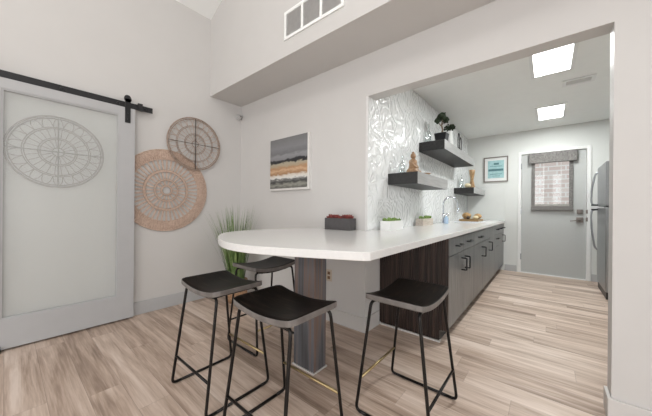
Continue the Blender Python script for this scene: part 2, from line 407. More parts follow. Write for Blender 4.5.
# ------------------------------------------------------------------ kitchen door (part of the room)
d = empty('door_1', (0, 0, 0)); struct(d)
ft = .02
m = MB().box(DX0-.045, DX0, YF-.018, YF+.10, 0, DZ+.05).box(DX1, DX1+.05, YF-.018, YF+.10, 0, DZ+.05).box(DX0, DX1, YF-.018, YF+.10, DZ+.005, DZ+.05)
m.build('door_casing', M['white'], d, bevel=.004)
wx0, wx1, wz0, wz1 = -.20, .29, 1.14, 1.93
m = MB().box(DX0+.004, wx0, YF+.01, YF+.05, .015, DZ).box(wx1, DX1-.004, YF+.01, YF+.05, .015, DZ).box(wx0, wx1, YF+.01, YF+.05, .015, wz0).box(wx0, wx1, YF+.01, YF+.05, wz1, DZ)
m.build('door_panel', M['doorpaint'], d)
m = MB().box(wx0, wx0+.02, YF+.004, YF+.05, wz0, wz1).box(wx1-.02, wx1, YF+.004, YF+.05, wz0, wz1).box(wx0, wx1, YF+.004, YF+.05, wz0, wz0+.02).box(wx0, wx1, YF+.004, YF+.05, wz1-.02, wz1)
for x in (-.06, .16): m.box(x-.004, x+.004, YF+.02, YF+.04, wz0, wz1)
wf = m.build('window_frame', M['white'], d)
MB().box(wx0+.015, wx1-.015, YF+.028, YF+.032, wz0+.015, wz1-.015).build('window_pane', M['glass'], wf)
m = MB().box(DX0, DX1, YF-.02, YF+.12, 0, .013); m.build('threshold', M['white'], d)
for z in (.28, 1.08, 1.86):
    MB().box(DX0-.008, DX0+.010, YF-.024, YF+.008, z-.05, z+.05).build('hinge', M['steel'], d)
m = MB().box(.35, .42, YF-.012, YF+.01, 1.04, 1.11).lathe([(.02,-.03),(.024,-.012),(.024,0)], (.385, YF, 1.075), 16, 'y'); m.build('deadbolt', M['pewter'], d)
m = MB().box(.345, .425, YF-.014, YF+.01, .905, .985); m.lathe([(.014,-.05),(.014,0)], (.385, YF, .945), 12, 'y').tube([(.39, YF-.05, .945), (.27, YF-.055, .925)], .009)
m.build('door_handle', M['pewter'], d)
for z in (.955, 1.075):
    MB().box(DX1-.01, DX1+.012, YF-.026, YF-.017, z-.03, z+.03).build('strike_plate', M['pewter'], d)

# shade hung on the door window
sh = empty('window_shade', (.045, YF+.01, 1.09)); tag(sh, 'grey woven fabric shade hanging over the window of the kitchen door', 'shade')
MB().box(-.305, .305, -.075, -.004, .80, .975).build('valance', M['shade'], sh, bevel=.006)
MB().box(-.268, -.222, -.022, -.014, .02, .80).build('side_strip', M['shade'], sh)
MB().box(.212, .262, -.022, -.014, .02, .80).build('side_strip', M['shade'], sh)
MB().box(-.27, .265, -.05, -.012, 0, .075).build('shade_hem', M['shade'], sh, bevel=.008)
MB().box(-.225, .215, -.045, -.012, .075, .11).build('bottom_fold', M['shade_light'], sh, bevel=.006)

# ------------------------------------------------------------------ sliding barn door and its track
bd = empty('sliding_barn_door', (-3.14, .322, .015)); tag(bd, 'large grey framed sliding barn door with a frosted glass panel on a black rail', 'door')
W2, HD, T = .49, 2.030, .036
gy0, gy1, gz0, gz1 = -.345, .366, .222, 1.952
m = MB().box(-T/2, T/2, -W2, gy0, 0, HD).box(-T/2, T/2, gy1, W2, 0, HD).box(-T/2, T/2, gy0, gy1, 0, gz0).box(-T/2, T/2, gy0, gy1, gz1, HD)
m.build('door_frame', M['frame'], bd)
m = MB()
for a in ((gy0, gy0+.012, gz0, gz1), (gy1-.012, gy1, gz0, gz1), (gy0+.012, gy1-.012, gz0, gz0+.012), (gy0+.012, gy1-.012, gz1-.012, gz1)):
    m.box(-.012, .012, *a)
m.build('glass_bead', M['frame'], bd)
MB().box(-.004, .004, gy0+.012, gy1-.012, gz0+.012, gz1-.012).build('glass_panel', M['frost'], bd)
for y in (-.43, .43):
    h = MB().box(T/2, T/2+.006, y-.022, y+.022, 1.885, 2.115).lathe([(.030,0),(.030,.006)], (T/2, y, 2.112), 20, 'x')
    for z in (1.92, 1.98): h.lathe([(.007,0),(.007,.006)], (T/2+.006, y, z), 10, 'x')
    hh = h.build('hanger_strap', M['black'], bd)
    MB().lathe([(.026,0),(.022,.006),(.022,.012),(.026,.018)], (-.002, y, 2.128), 24, 'x').build('wheel', M['black'], hh)
MB().box(.020, .052, -.375, -.338, -.015, .028).build('floor_guide', M['black'], bd)
tr = empty('door_track', (-3.135, 0, 2.075)); tag(tr, 'long flat black steel rail carrying the sliding door across the wall', 'rail')
MB().box(-.003, .004, -1.1, .965, -.0265, .0265).build('rail', M['black'], tr)
for y in (-.7, -.2, .3, .68, .9):
    MB().lathe([(.011,-.052),(.011,-.003)], (0, y, 0), 10, 'x').lathe([(.013,.004),(.010,.010)], (0, y, 0), 12, 'x').build('standoff_bolt', M['black'], tr)
MB().box(.004, .018, .835, .875, -.03, .04).build('end_stop', M['black'], tr)

# ------------------------------------------------------------------ baskets on the left wall
def ring(m, r, rt, x, n=56, sq=1.):
    m.tube([(x, r*math.cos(2*PI*k/n), r*math.sin(2*PI*k/n)) for k in range(n)], rt, 6, closed=True)
def spokes(m, r0, r1, n, rt, x, off=0.):
    for k in range(n):
        a = 2*PI*(k+off)/n; m.tube([(x, r0*math.cos(a), r0*math.sin(a)), (x, r1*math.cos(a), r1*math.sin(a))], rt, 5)
def open_basket(name, loc, R, label, cross):
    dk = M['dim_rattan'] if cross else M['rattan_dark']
    b = empty(name, loc)
    tag(b, label, 'wall basket')
    m = MB(); ring(m, R, .0075, .004); ring(m, R-.016, .005, .004); m.build('rim', dk, b)
    m = MB(); 
    for q in (.70, .66, .40, .36, .12): ring(m, R*q, .004, .003, 40)
    m.build('inner_ring', dk, b)
    m = MB(); spokes(m, R*.12, R*.36, 18, .0026, .002); spokes(m, R*.40, R*.66, 26, .0026, .002); 
    n = 22                                               # looped petals of the outer band
    for k in range(n):
        a0, a1 = 2*PI*k/n, 2*PI*(k+1)/n; pts = []
        for i in range(9):
            t = i/8; a = a0+(a1-a0)*t; r = R*.70+(R*.95-R*.70)*math.sin(PI*t)**.6
            pts.append((.002, r*math.cos(a), r*math.sin(a)))
        m.tube(pts, .0027, 5)
    m.build('spoke', dk if cross else M['rattan_tan'], b)
    m = MB(); m.tube([(.008, 0, -R*.98), (.008, 0, R*.98)], .0055, 6); m.tube([(.008, -R*.98, 0), (.008, R*.98, 0)], .0035 if not cross else .005, 6)
    m.build('cross_rod', M['twine'], b)
    return b
open_basket('wall_basket', (XL+.030, 1.41, 1.825), .298, 'small openwork brown wicker disc on the wall, overlapping the big tan one', False)
open_basket('wall_basket', (XL+.006, .285, 1.545), .295, 'round openwork wicker disc seen dimly through the frosted door glass', True)
b = empty('woven_wall_plate', (XL+.008, 1.118, 1.272)); tag(b, 'large round tan woven wall plate with radiating spokes, beside the sliding door', 'wall basket')
def annulus(m, r0, r1, x0, x1, n=96):
    P = [[m.bm.verts.new((x, r*math.cos(2*PI*k/n), r*math.sin(2*PI*k/n))) for k in range(n)] for r, x in ((r0, x0), (r1, x0), (r1, x1), (r0, x1))]
    for j in range(4):
        A, B = P[j], P[(j+1) % 4]
        for k in range(n): m.bm.faces.new((A[k], A[(k+1) % n], B[(k+1) % n], B[k]))
RB = .440
m = MB(); annulus(m, .335, RB-.005, 0, .006); ring(m, RB-.004, .006, .004, 72); spokes(m, .335, RB-.006, 110, .0032, .006); m.build('rim_band', M['rattan'], b)
m = MB()
for r in (.334,): ring(m, r, .0045, .005, 60)
for r0, r1 in ((.198, .222), (.105, .122), (.040, .058)): annulus(m, r0, r1, .001, .007, 60)
m.build('inner_band', M['rattan'], b)
m = MB()
for r in (.222, .198, .122, .105, .058, .040): ring(m, r, .0028, .006, 60)
m.build('inner_ring', M['rattan_dark'], b)
m = MB()
for r0, r1, n in ((.220, .334, 44), (.121, .20, 28), (.056, .106, 14)):
    for k in range(n):
        a = 2*PI*k/n; w0, w1 = .24*2*PI/n, .17*2*PI/n
        vs = []
        for x in (.001, .006):
            for r, w in ((r0, w0), (r1, w1)):
                for s in (-1, 1): vs.append(m.bm.verts.new((x, r*math.cos(a+s*w), r*math.sin(a+s*w))))
        for f in ((0,1,3,2),(4,6,7,5),(0,4,5,1),(2,3,7,6),(0,2,6,4),(1,5,7,3)): m.bm.faces.new([vs[i] for i in f])
m.build('spoke', M['rattan_tan'], b)

# ------------------------------------------------------------------ small wall fittings
s = empty('wall_sensor', (XL, 1.985, 2.295)); tag(s, 'small round grey sensor mounted in the wall corner under the soffit', 'sensor')
MB().lathe([(.040,0),(.042,.012),(.030,.024)], (0,0,0), 24, 'x').build('mount', M['sensor'], s)
MB().blob((.038,0,0), .028).build('sensor_head', M['sensor'], s, smooth=True)
MB().lathe([(.008,0),(.006,.006)], (.064,-.002,0), 12, 'x').build('lens', M['black'], s)
s = empty('power_outlet', (-1.64, YB, .44)); tag(s, 'small ivory power outlet low on the white wall beside the wooden post', 'outlet')
MB().box(-.035, .035, -.006, 0, -.057, .057).build('cover_plate', M['ivory'], s, bevel=.003)
for z in (-.022, .022): MB().box(-.015, .015, -.009, -.004, z-.014, z+.014).build('socket', M['brown'], s)

# framed canvas
a = empty('wall_painting', (-2.205, YB, 1.585)); tag(a, 'abstract landscape canvas in grey, orange and black on the white dining wall', 'painting')
MB().box(-.315, .315, -.035, 0, -.293, .293).build('canvas_edge', M['canvas'], a)
MB().box(-.308, .290, -.0385, -.034, -.272, .29).build('picture', M['art'], a)

# return air vent on soffit face
v = empty('return_vent', (-1.50, 1.60, 2.715)); tag(v, 'white wide return air grille with three panels high on the soffit face', 'vent')
m = MB().box(-.33, .33, -.012, 0, -.125, -.10).box(-.33, .33, -.012, 0, .10, .125)
for x in (-.315, -.105, .105, .315): m.box(x-.012, x+.012, -.012, 0, -.10, .10)
m.build('vent_frame', M['ceil'], v, bevel=.002)
m = MB()
for i in range(18):
    z = -.100+.0112*i; m.quad([(-.305, -.010, z), (.305, -.010, z), (.305, -.003, z+.0112), (-.305, -.003, z+.0112)])
m.build('slats', M['vent'], v)
MB().box(-.31, .31, -.0018, -.0005, -.11, .11).build('backing', M['vent'], v)

# kitchen ceiling panels and vent
def panel(x0, x1, y0, y1, label):
    p = empty('ceiling_light', ((x0+x1)/2, (y0+y1)/2, ZK)); tag(p, label, 'light', 'square panel lights in the kitchen ceiling')
    w, h = (x1-x0)/2, (y1-y0)/2
    m = MB().box(-w-.03, w+.03, -h-.03, -h, -.014, 0).box(-w-.03, w+.03, h, h+.03, -.014, 0).box(-w-.03, -w, -h, h, -.014, 0).box(w, w+.03, -h, h, -.014, 0)
    m.build('frame', M['white'], p)
    MB().box(-w, w, -h, h, -.010, -.003).build('diffuser', M['panel_light'], p)
panel(-.115, .155, 2.97, 3.50, 'glowing white ceiling panel nearest the kitchen opening')
panel(-.115, .155, 4.62, 5.22, 'glowing white ceiling panel farther back, closest to the kitchen door')
v = empty('ceiling_vent', (.24, 3.90, ZK)); tag(v, 'small white slotted air vent in the kitchen ceiling', 'vent')
m = MB().box(-.13, .13, -.09, -.055, -.01, 0).box(-.13, .13, .055, .09, -.01, 0).box(-.13, -.10, -.055, .055, -.01, 0).box(.10, .13, -.055, .055, -.01, 0)
m.build('vent_frame', M['white'], v)
m = MB()
for i in range(5): m.box(-.10, .10, -.05+.022*i, -.042+.022*i, -.008, -.002)
m.build('slats', M['vent'], v); MB().box(-.10, .10, -.055, .055, -.0018, -.0004).build('backing', M['vent'], v)

# ------------------------------------------------------------------ countertop + peninsula
def catmull(P, seg=8):
    P = [Vector((x, y)) for x, y in P]; out = []
    Q = [P[0]*2-P[1]]+P+[P[-1]*2-P[-2]]
    for i in range(1, len(Q)-2):
        a, b_, c, d_ = Q[i-1:i+3]
        for k in range(seg):
            t = k/seg
            out.append(.5*((2*b_)+(c-a)*t+(2*a-5*b_+4*c-d_)*t*t+(3*b_-a-3*c+d_)*t**3))
    out.append(P[-1]); return [(p.x, p.y) for p in out]
curve = catmull([(-.625, 1.005), (-.82, .915), (-1.00, .840), (-1.18, .785), (-1.38, .785), (-1.60, .862), (-1.785, .970), (-1.91, 1.09), (-1.97, 1.26), (-1.95, 1.50), (-1.88, 1.75), (-1.76, YB-.001)])
out = [(-.60, YF-.013), (-.60, 1.03)]+curve+[(XE+.016, YB-.001), (XE+.016, YF-.013)]
ct = MB().prism(out, .860, .90).build('countertop', M['quartz'], bevel=.004)
tag(ct, 'long white quartz worktop ending in a rounded breakfast table', 'countertop')
# post
p = empty('support_post', (-1.27, 1.362, 0)); tag(p, 'square grey-brown wooden post holding up the rounded worktop end', 'post')
MB().box(-.095, .095, -.062, .062, 0, .860).build('post_body', M['post'], p, bevel=.003)
m = MB().box(-.102, .102, -.069, -.0622, 0, .009).box(.0952, .102, -.0622, .069, 0, .009).box(-.102, -.0952, -.0622, .069, 0, .009).box(-.0952, .0952, .0622, .069, 0, .009)
m.build('base_trim', M['base_light'], p)
# fluted end panel
e = empty('end_panel', (-.93, 2.30, 0)); tag(e, 'dark brown fluted wood panel closing the cabinet run behind the stools', 'panel')
m = MB().box(-.302, .31, 0, .02, .10, .855).box(-.302, .245, 0, .02, .02, .10)
n = 30
for i in range(n):
    x = -.300+.608*i/n; z0 = .10 if x > .225 else .02
    m.box(x, x+.0125, -.009, 0, z0, .855)
m.build('fluted_board', M['flute'], e)
m = MB().box(-.302, .255, -.020, -.0095, 0, .014).box(.245, .255, -.0095, .02, 0, .014); m.build('shoe_moulding', M['base_light'], e)

# ------------------------------------------------------------------ base cabinets
XF = -.62
def pull_v(m, y, z, L=.11, p=.045):
    m.tube(fillet([(XF-.001, y, z+L/2), (XF+p, y, z+L/2), (XF+p, y, z-L/2), (XF-.001, y, z-L/2)], .006, 2), .0065, 6); return m
def pull_h(m, y, z, L=.15, p=.035):
    m.tube(fillet([(XF-.001, y-L/2, z), (XF+p, y-L/2, z), (XF+p, y+L/2, z), (XF-.001, y+L/2, z)], .006, 2), .0065, 6); return m
def cabinet(y0, y1, fronts, label):
    c = empty('base_cabinet', (0, 0, 0)); c.location = (-.93, (y0+y1)/2, 0)
    inv = Vector(c.location)
    def sh(o): o.location = -inv; return o
    tag(c, label, 'cabinet', 'grey base cabinets along the kitchen')
    sh(MB().box(XE+.001, XF-.022, y0+.002, y1-.002, .10, .855).box(XE+.001, XF-.07, y0+.002, y1-.002, 0, .10).build('cabinet_body', M['cabbody'], c))
    for kind, a, b_, z0, z1, pulls in fronts:
        o = sh(MB().box(XF-.020, XF, a+.002, b_-.002, z0+.002, z1-.002).build(kind, M['cab'], c, bevel=.002))
        for orient, y, z in pulls:
            MB_ = MB(); (pull_v if orient == 'v' else pull_h)(MB_, y, z)
            MB_.build('handle', M['black'], o)
ZT, ZD = .848, .70
cabinet(2.322, 3.29, [('drawer', 2.322, 2.806, ZD, ZT, [('h', 2.60, .775)]), ('drawer', 2.806, 3.29, ZD, ZT, [('h', 3.02, .775)]),
    ('cabinet_door', 2.322, 2.806, .105, ZD, [('v', 2.74, .585)]), ('cabinet_door', 2.806, 3.29, .105, ZD, [('v', 2.87, .585)])], 'grey wood base cabinet nearest the dining room, next to the fluted panel')
cabinet(3.29, 4.32, [('drawer', 3.29, 3.80, ZD, ZT, [('h', 3.58, .775)]), ('drawer', 3.80, 4.32, ZD, ZT, []),
    ('cabinet_door', 3.29, 3.80, .105, ZD, [('v', 3.73, .585)]), ('cabinet_door', 3.80, 4.32, .105, ZD, [('v', 4.22, .60)])], 'grey wood base cabinet below the kitchen tap, second from the dining room')
cabinet(4.32, 5.20, [('cabinet_door', 4.32, 4.76, .105, ZT, []),
    ('drawer', 4.76, 5.20, .71, ZT, [('h', 4.98, .785)]), ('drawer', 4.76, 5.20, .52, .71, [('h', 4.98, .64)]), ('drawer', 4.76, 5.20, .105, .52, [])], 'grey wood base cabinet with a stack of drawers, third from the dining room')
cabinet(5.20, YF-.002, [('drawer', 5.20, 5.51, ZD, ZT, [('h', 5.36, .78)]), ('drawer', 5.51, YF-.002, ZD, ZT, [('h', 5.66, .78)]),
    ('cabinet_door', 5.20, 5.51, .105, ZD, []), ('cabinet_door', 5.51, YF-.002, .105, ZD, [('v', 5.60, .60)])], 'grey wood base cabinet at the far end against the back wall')

# ------------------------------------------------------------------ fridge
f = empty('refrigerator', (.54, 5.0, 0)); tag(f, 'stainless steel top-freezer refrigerator half hidden behind the right wall', 'refrigerator')
MB().box(.065, .74, -.32, .42, .03, 1.70).build('fridge_body', M['fridgeside'], f, bevel=.006)
dz = ((1.15, 1.70, 'freezer_door'), (.10, 1.135, 'fridge_door'))
for z0, z1, nm in dz:
    o = MB().box(0, .06, -.32, .42, z0, z1).build(nm, M['steel'], f, bevel=.010)
    if nm == 'freezer_door': pts = [(.0, .36, 1.64), (-.03, .36, 1.60), (-.06, .36, 1.42), (-.068, .36, 1.25), (-.06, .36, 1.18), (0, .36, 1.17)]
    else: pts = [(0, .36, 1.11), (-.06, .36, 1.10), (-.068, .36, 1.02), (-.06, .36, .82), (-.03, .36, .58), (0, .36, .54)]
    MB().tube(fillet(pts, .05, 4), .011, 8).build('handle', M['steel'], o)
    z = 1.172 if z0 > 1 else 1.108
    MB().box(-.066, .002, .345, .375, z-.010, z+.010).build('handle_bracket', M['black'], o)
MB().box(.012, .70, -.31, .41, .012, .095).build('kick_plate', M['black'], f)
for x in (.08, .66):
    for y in (-.27, .37): MB().lathe([(.02,0),(.02,.03)], (x, y, 0), 12).build('foot', M['black'], f)

# ------------------------------------------------------------------ stools
def make_stool():
    r = empty('bar_stool', (0, 0, 0))
    a, bq, t, sag, zc = .218, .158, .029, .028, .590
    m = MB(); nx, ny = 22, 10; top = []; bot = []
    def shape(u, v):
        # rounded rectangle: squeeze the corners a little
        x, y = a*u, bq*v
        cx = 1-.045*abs(u)**6*0; r_ = .03
        dx, dy = abs(x)-(a-r_), abs(y)-(bq-r_)
        if dx > 0 and dy > 0:
            L_ = math.hypot(dx, dy); mx_ = max(dx, dy)
            k = mx_/L_ if L_ > 0 else 1
            x = math.copysign(a-r_+dx*k, x); y = math.copysign(bq-r_+dy*k, y)
        return x, y
    us = sorted(set([round(-1+2*i/nx, 4) for i in range(nx+1)])); vs = [-1+2*j/ny for j in range(ny+1)]
    for lst, dzz in ((top, t), (bot, 0)):
        for u in us:
            row = []
            for v in vs:
                x, y = shape(u, v); row.append(m.bm.verts.new((x, y, zc+dzz+sag*(x/a)**2)))
            lst.append(row)
    def face(q, mi=0, s=True):
        f_ = m.bm.faces.new(q); f_.material_index = mi; f_.smooth = s
    I, J = len(us)-1, len(vs)-1
    for i in range(I):
        for j in range(J):
            face((top[i][j], top[i+1][j], top[i+1][j+1], top[i][j+1])); face((bot[i][j], bot[i][j+1], bot[i+1][j+1], bot[i+1][j]), 1)
    for i in range(I):
        for j in (0, J): face((top[i][j], top[i+1][j], bot[i+1][j], bot[i][j]), 1, False)
    for j in range(J):
        for i in (0, I): face((top[i][j], top[i][j+1], bot[i][j+1], bot[i][j]), 1, False)
    m.build('seat', [M['seat'], M['seat_edge']], r, bevel=.004)
    # frame: legs splay outwards to the floor
    R = .0083
    tx, ty, bx, by = .185, .128, .215, .200
    zt = lambda x: zc-R+sag*(x/a)**2
    for sx in (-1, 1):
        for sy in (-1, 1):
            pts = fillet([(sx*(tx-.10), sy*(ty-.004), zt(tx-.10)), (sx*tx, sy*ty, zt(tx)-.002), (sx*bx, sy*by, R), (sx*bx, sy*(by-.06), R)], .032, 6)
            MB().tube(pts, R, 8).build('leg', M['leg'], r)
        MB().tube([(sx*bx, -(by-.058), R), (sx*bx, by-.058, R)], R, 8).build('floor_runner', M['leg'], r)
    m = MB()
    for sy in (-1, 1):
        m.tube([(x, sy*(ty-.004), zt(x)) for x in [(-.087+.0174*i) for i in range(11)]], R, 6)
    for sx in (-1, 1): m.tube([(sx*.12, -ty+.004, zt(.12)-.004), (sx*.12, ty-.004, zt(.12)-.004)], R*.9, 6)
    m.build('seat_frame', M['leg'], r)
    for sy, mt, nm, z in ((1, 'brass', 'footrest', .182), (-1, 'leg', 'crossbar', .172)):
        k = 1-z/.61; k2 = 1-(z+.05)/.61
        X, Y = tx+(bx-tx)*k, ty+(by-ty)*k; X2, Y2 = tx+(bx-tx)*k2, ty+(by-ty)*k2
        pts = [(-X+.003, sy*Y, z), (X-.003, sy*Y, z)]
        MB().tube(pts, .0072, 8).build(nm, M[mt], r, label='brass footrest' if sy > 0 else None)
    return r
st = make_stool()
spots = [(-1.555, .862, 0, 'black saddle-seat bar stool at far left, with its seat clear of the worktop'),
         (-1.82, 1.395, -PI/2, 'black saddle-seat bar stool tucked under the round worktop end, in front of the grass plant'),
         (-.990, .878, 0, 'black saddle-seat bar stool in the front middle, directly before the wooden post'),
         (-.592, 1.435, PI/2, 'black saddle-seat bar stool on the right, before the dark fluted panel')]
for i, (x, y, rz, lb) in enumerate(spots):
    o = st if i == 0 else copy_tree(st)
    o.location = (x, y, 0); o.rotation_euler = (0, 0, rz); tag(o, lb, 'stool', 'black and steel bar stools around the worktop')

# ------------------------------------------------------------------ floor plant
g = empty('potted_grass_plant', (-2.78, 1.73, 0)); tag(g, 'tall green grass plant in an orange wicker pot in the room corner', 'plant')
m = MB().lathe([(.09,0),(.12,.10),(.13,.20),(.12,.26),(.105,.26),(.105,.22)], (0,0,0), 28); m.build('wicker_pot', M['terracotta'], g)
MB().lathe([(.107,.225),(.05,.235)], (0,0,0), 24).build('soil', M['soil'], g)
m = MB(); rg = random.Random(3)
def blade(L_, lean, az, w, base, droop):
    prev = None; d = Vector((math.cos(az), math.sin(az), 0)); side = Vector((-math.sin(az), math.cos(az), 0))
    for k in range(8):
        t = k/7; p = Vector(base)+d*(L_*(lean*t+droop*t*t*t))+Vector((0, 0, L_*(t*math.cos(lean)-droop*.5*t**3)))
        p.y = min(p.y, .28); p.x = max(p.x, -.38)
        ww = w*(1-t**1.6)+.0004; n_ = d*.15*ww
        cur = [m.bm.verts.new(p-side*ww+n_), m.bm.verts.new(p-n_), m.bm.verts.new(p+side*ww+n_)]
        if prev:
            for q in (0, 1): m.bm.faces.new((prev[q], prev[q+1], cur[q+1], cur[q]))
        prev = cur
for i in range(210):
    az = rg.uniform(0, 2*PI); rr_ = .085*math.sqrt(rg.random()); lean = rg.uniform(.02, .30)*(1 if math.sin(az) < .4 else .6)
    Lb = rg.uniform(.52, .93)
    blade(Lb, lean, az, rg.uniform(.0035, .007), (rr_*math.cos(az), rr_*math.sin(az), .22), rg.uniform(0, .12))
blade(.80, .45, -PI*.62, .004, (0, -.03, .22), .02)
m.build('grass_leaves', M['blade'], g)

# ------------------------------------------------------------------ things on the worktop
s = empty('succulent_planter', (-1.455, 1.95, .90)); tag(s, 'charcoal rectangular planter filled with dark red succulents at the dining wall', 'planter')
m = MB().box(-.14, .14, -.05, .05, 0, .012).box(-.14, .14, -.05, -.042, .012, .105).box(-.14, .14, .042, .05, .012, .105).box(-.14, -.132, -.042, .042, .012, .105).box(.132, .14, -.042, .042, .012, .105)
m.build('planter_box', M['charcoal'], s, bevel=.002)
MB().box(-.131, .131, -.041, .041, .012, .098).build('soil', M['soil'], s)
m = MB(); rg = random.Random(5)
for i in range(40):
    x, y = rg.uniform(-.12, .12), rg.uniform(-.032, .032); h = rg.uniform(.022, .045)
    for k in range(7):
        a_ = 2*PI*k/7; m.tube([(x, y, .094), (x+.010*math.cos(a_), y+.010*math.sin(a_), .096+h*.6), (x+.014*math.cos(a_), y+.014*math.sin(a_), .096+h)], [.004, .005, .001], 5)
m.build('succulents', M['red'], s)

def moss_planter(loc, L_, label, slat):
    s = empty('moss_planter', loc); tag(s, label, 'planter', 'moss planters against the wavy tile')
    h = .082
    m = MB().box(-.045, .045, -L_/2, L_/2, 0, .01).box(-.045, -.037, -L_/2, L_/2, .01, h).box(.037, .045, -L_/2, L_/2, .01, h).box(-.037, .037, -L_/2, -L_/2+.008, .01, h).box(-.037, .037, L_/2-.008, L_/2, .01, h)
    if slat:
        for i in range(7): y = -L_/2+L_*(i+.5)/7; m.box(.045, .047, y-.006, y+.006, 0, h, 0)
    m.build('planter_box', M['palewood'] if slat else M['white'], s)
    m = MB(); rg = random.Random(int(loc[1]*100)); m.blob((0,0,h-.004), .03, 1.1, L_/2/.034, .5, .05)
    for i in range(22): m.blob((rg.uniform(-.026, .026), rg.uniform(-L_/2+.025, L_/2-.025), h+rg.uniform(.004, .018)), rg.uniform(.013, .022), rough=.2, sub=1)
    m.build('moss', M['moss'], s)
moss_planter((-1.13, 2.335, .90), .29, 'white box planter with green moss, nearest the dining wall', False)
moss_planter((-1.145, 3.24, .90), .34, 'pale slatted box planter with green moss, nearer the tap', True)

# tap
t = empty('kitchen_faucet', (-1.13, 3.93, .90)); tag(t, 'tall chrome gooseneck kitchen tap on the white worktop', 'faucet')
MB().lathe([(.030,0),(.028,.012),(.020,.03),(.018,.10),(.014,.13)], (0,0,0), 20).build('tap_base', M['chrome'], t)
pts = [(0,0,.12), (0,0,.27)]+[(.075-.075*math.cos(PI*k/12), .075-.075*math.cos(PI*k/12), .27+.095*math.sin(PI*k/12)) for k in range(1, 13)]+[(.152, .155, .20)]
sp_ = MB().tube(pts, .0115, 10).build('spout', M['chrome'], t)
MB().lathe([(.013,0),(.016,.03),(.014,.06)], (.152, .155, .145), 14).build('spray_head', M['chrome'], t)
MB().tube([(.016,0,.07), (.05,-.01,.085), (.085,-.02,.12)], .006, 8).build('lever', M['chrome'], t)
s = empty('soap_bottle', (-1.07, 3.86, .90)); tag(s, 'small pale blue soap bottle beside the tap', 'bottle')
MB().lathe([(.026,0),(.028,.01),(.028,.075),(.012,.095),(.010,.105)], (0,0,0), 18).build('bottle_body', M['blue'], s)
MB().lathe([(.011,0),(.011,.012),(.004,.014),(.004,.035)], (0,0,.104), 12).tube([(0,0,.137), (.028,0,.135)], .004, 6).build('pump', M['chrome'], s)

# serving slab, board and food
sl = MB().box(-.16, .16, -.30, .30, 0, .014).build('serving_slab', M['marble'], loc=(-.93, 4.62, .90), bevel=.004); tag(sl, 'pale blue-white rectangular serving slab lying on the worktop', 'tray')
bo = MB().box(-.13, .13, -.22, .22, 0, .03).build('cutting_board', M['board'], loc=(-.93, 4.72, .914), bevel=.005); tag(bo, 'brown wooden cutting board on the pale serving slab', 'cutting board')
zb = .944
def food(name, mt, c, r, sc, label, cat, g_=None, rough=.05):
    o = MB().blob((0,0,0), r, *sc, rough=rough, sub=3).build(name, mt, loc=(c[0], c[1], zb+r*sc[2]*.97), smooth=True); tag(o, label, cat, g_); return o
food('bread_roll', M['bread'], (-1.00, 4.71), .062, (1, 1.2, .85), 'golden bread roll at the left of the cutting board', 'bread', 'bread rolls on the board')
food('bread_roll', M['bread'], (-.86, 4.80), .056, (1, 1.1, .8), 'golden bread roll at the right of the cutting board', 'bread', 'bread rolls on the board')
ch = MB(); ch.prism([(-.05,-.06), (.05,-.03), (.03,.07)], 0, .08); o = ch.build('cheese_wedge', M['cheese'], loc=(-1.01, 4.875, zb), bevel=.004); tag(o, 'pale yellow wedge of cheese at the back of the cutting board', 'cheese')
food('fig', M['olive'], (-.95, 4.585), .026, (1,1,1), 'small dark round fruit at the front of the cutting board', 'fruit')
food('pastry', M['cheese'], (-.86, 4.64), .042, (1,1.4,.7), 'pale oval pastry beside the dark fruit on the cutting board', 'pastry')

# ------------------------------------------------------------------ floating shelves
def shelf(y0, y1, z0, z1, label):
    s = empty('floating_shelf', (XE+.015, (y0+y1)/2, z0)); tag(s, label, 'shelf', 'charcoal floating shelves on the tile'); h = (y1-y0)/2
    MB().box(0, .297, -h, h, 0, z1-z0).build('shelf_board', M['shelf'], s, bevel=.002)
    MB().box(.2972, .300, -h, h, 0, z1-z0).build('front_edge', M['shelf_face'], s, label='front edge coloured lighter grey as the lit side')
shelf(2.42, 3.36, 1.33, 1.44, 'charcoal floating shelf lowest and nearest the dining room, with the figurine')
shelf(3.235, 4.83, 1.795, 1.905, 'charcoal floating shelf highest on the tile, with the bonsai')
shelf(4.83, 5.79, 1.36, 1.455, 'charcoal floating shelf farthest back near the corner, with the gold vase')

# seated wooden figurine
fg = empty('seated_figurine', (-1.03, 2.58, 1.44)); tag(fg, 'golden brown carved wooden seated figurine on the lowest floating shelf', 'figurine')
m = MB()
m.lathe([(.055,0),(.068,.012),(.062,.035),(.046,.055),(.036,.085),(.040,.115),(.036,.135),(.016,.148),(.014,.156)], (0,0,0), 20)
m.blob((0,0,.178), .027, 1, 1, 1.15); m.blob((0,0,.208), .013)
for sy in (-1, 1):
    m.tube([(0, sy*.036, .128), (.012, sy*.052, .092), (.036, sy*.032, .062), (.045, 0, .055)], [.014, .012, .010, .009], 8)
    m.tube([(0, sy*.03, .025), (.02, sy*.082, .022), (.05, sy*.045, .020), (.058, -sy*.01, .018)], [.024, .022, .017, .012], 8)
m.build('carved_body', M['statue'], fg, smooth=True)
dsh = MB().lathe([(.02,0),(.045,.008),(.060,.020),(.056,.020),(.04,.010)], (0,0,0), 24).build('wooden_dish', M['statue'], loc=(-.975, 2.76, 1.44)); tag(dsh, 'small shallow wooden dish beside the seated figurine', 'dish')
def bottle(loc, h, r, label):
    o = MB().lathe([(r,0),(r,h*.5),(r*.8,h*.6),(r*.28,h*.72),(r*.26,h*.97),(r*.36,h)], (0,0,0), 20).build('glass_bottle', M['bottle'], loc=loc); return tag(o, label, 'bottle', 'clear glass bottles on the shelves')
bottle((-1.15, 2.60, 1.44), .20, .030, 'clear glass bottle behind the seated figurine on the lowest shelf')
bottle((-1.17, 3.42, 1.905), .26, .035, 'clear glass bottle left of the bonsai on the highest shelf')
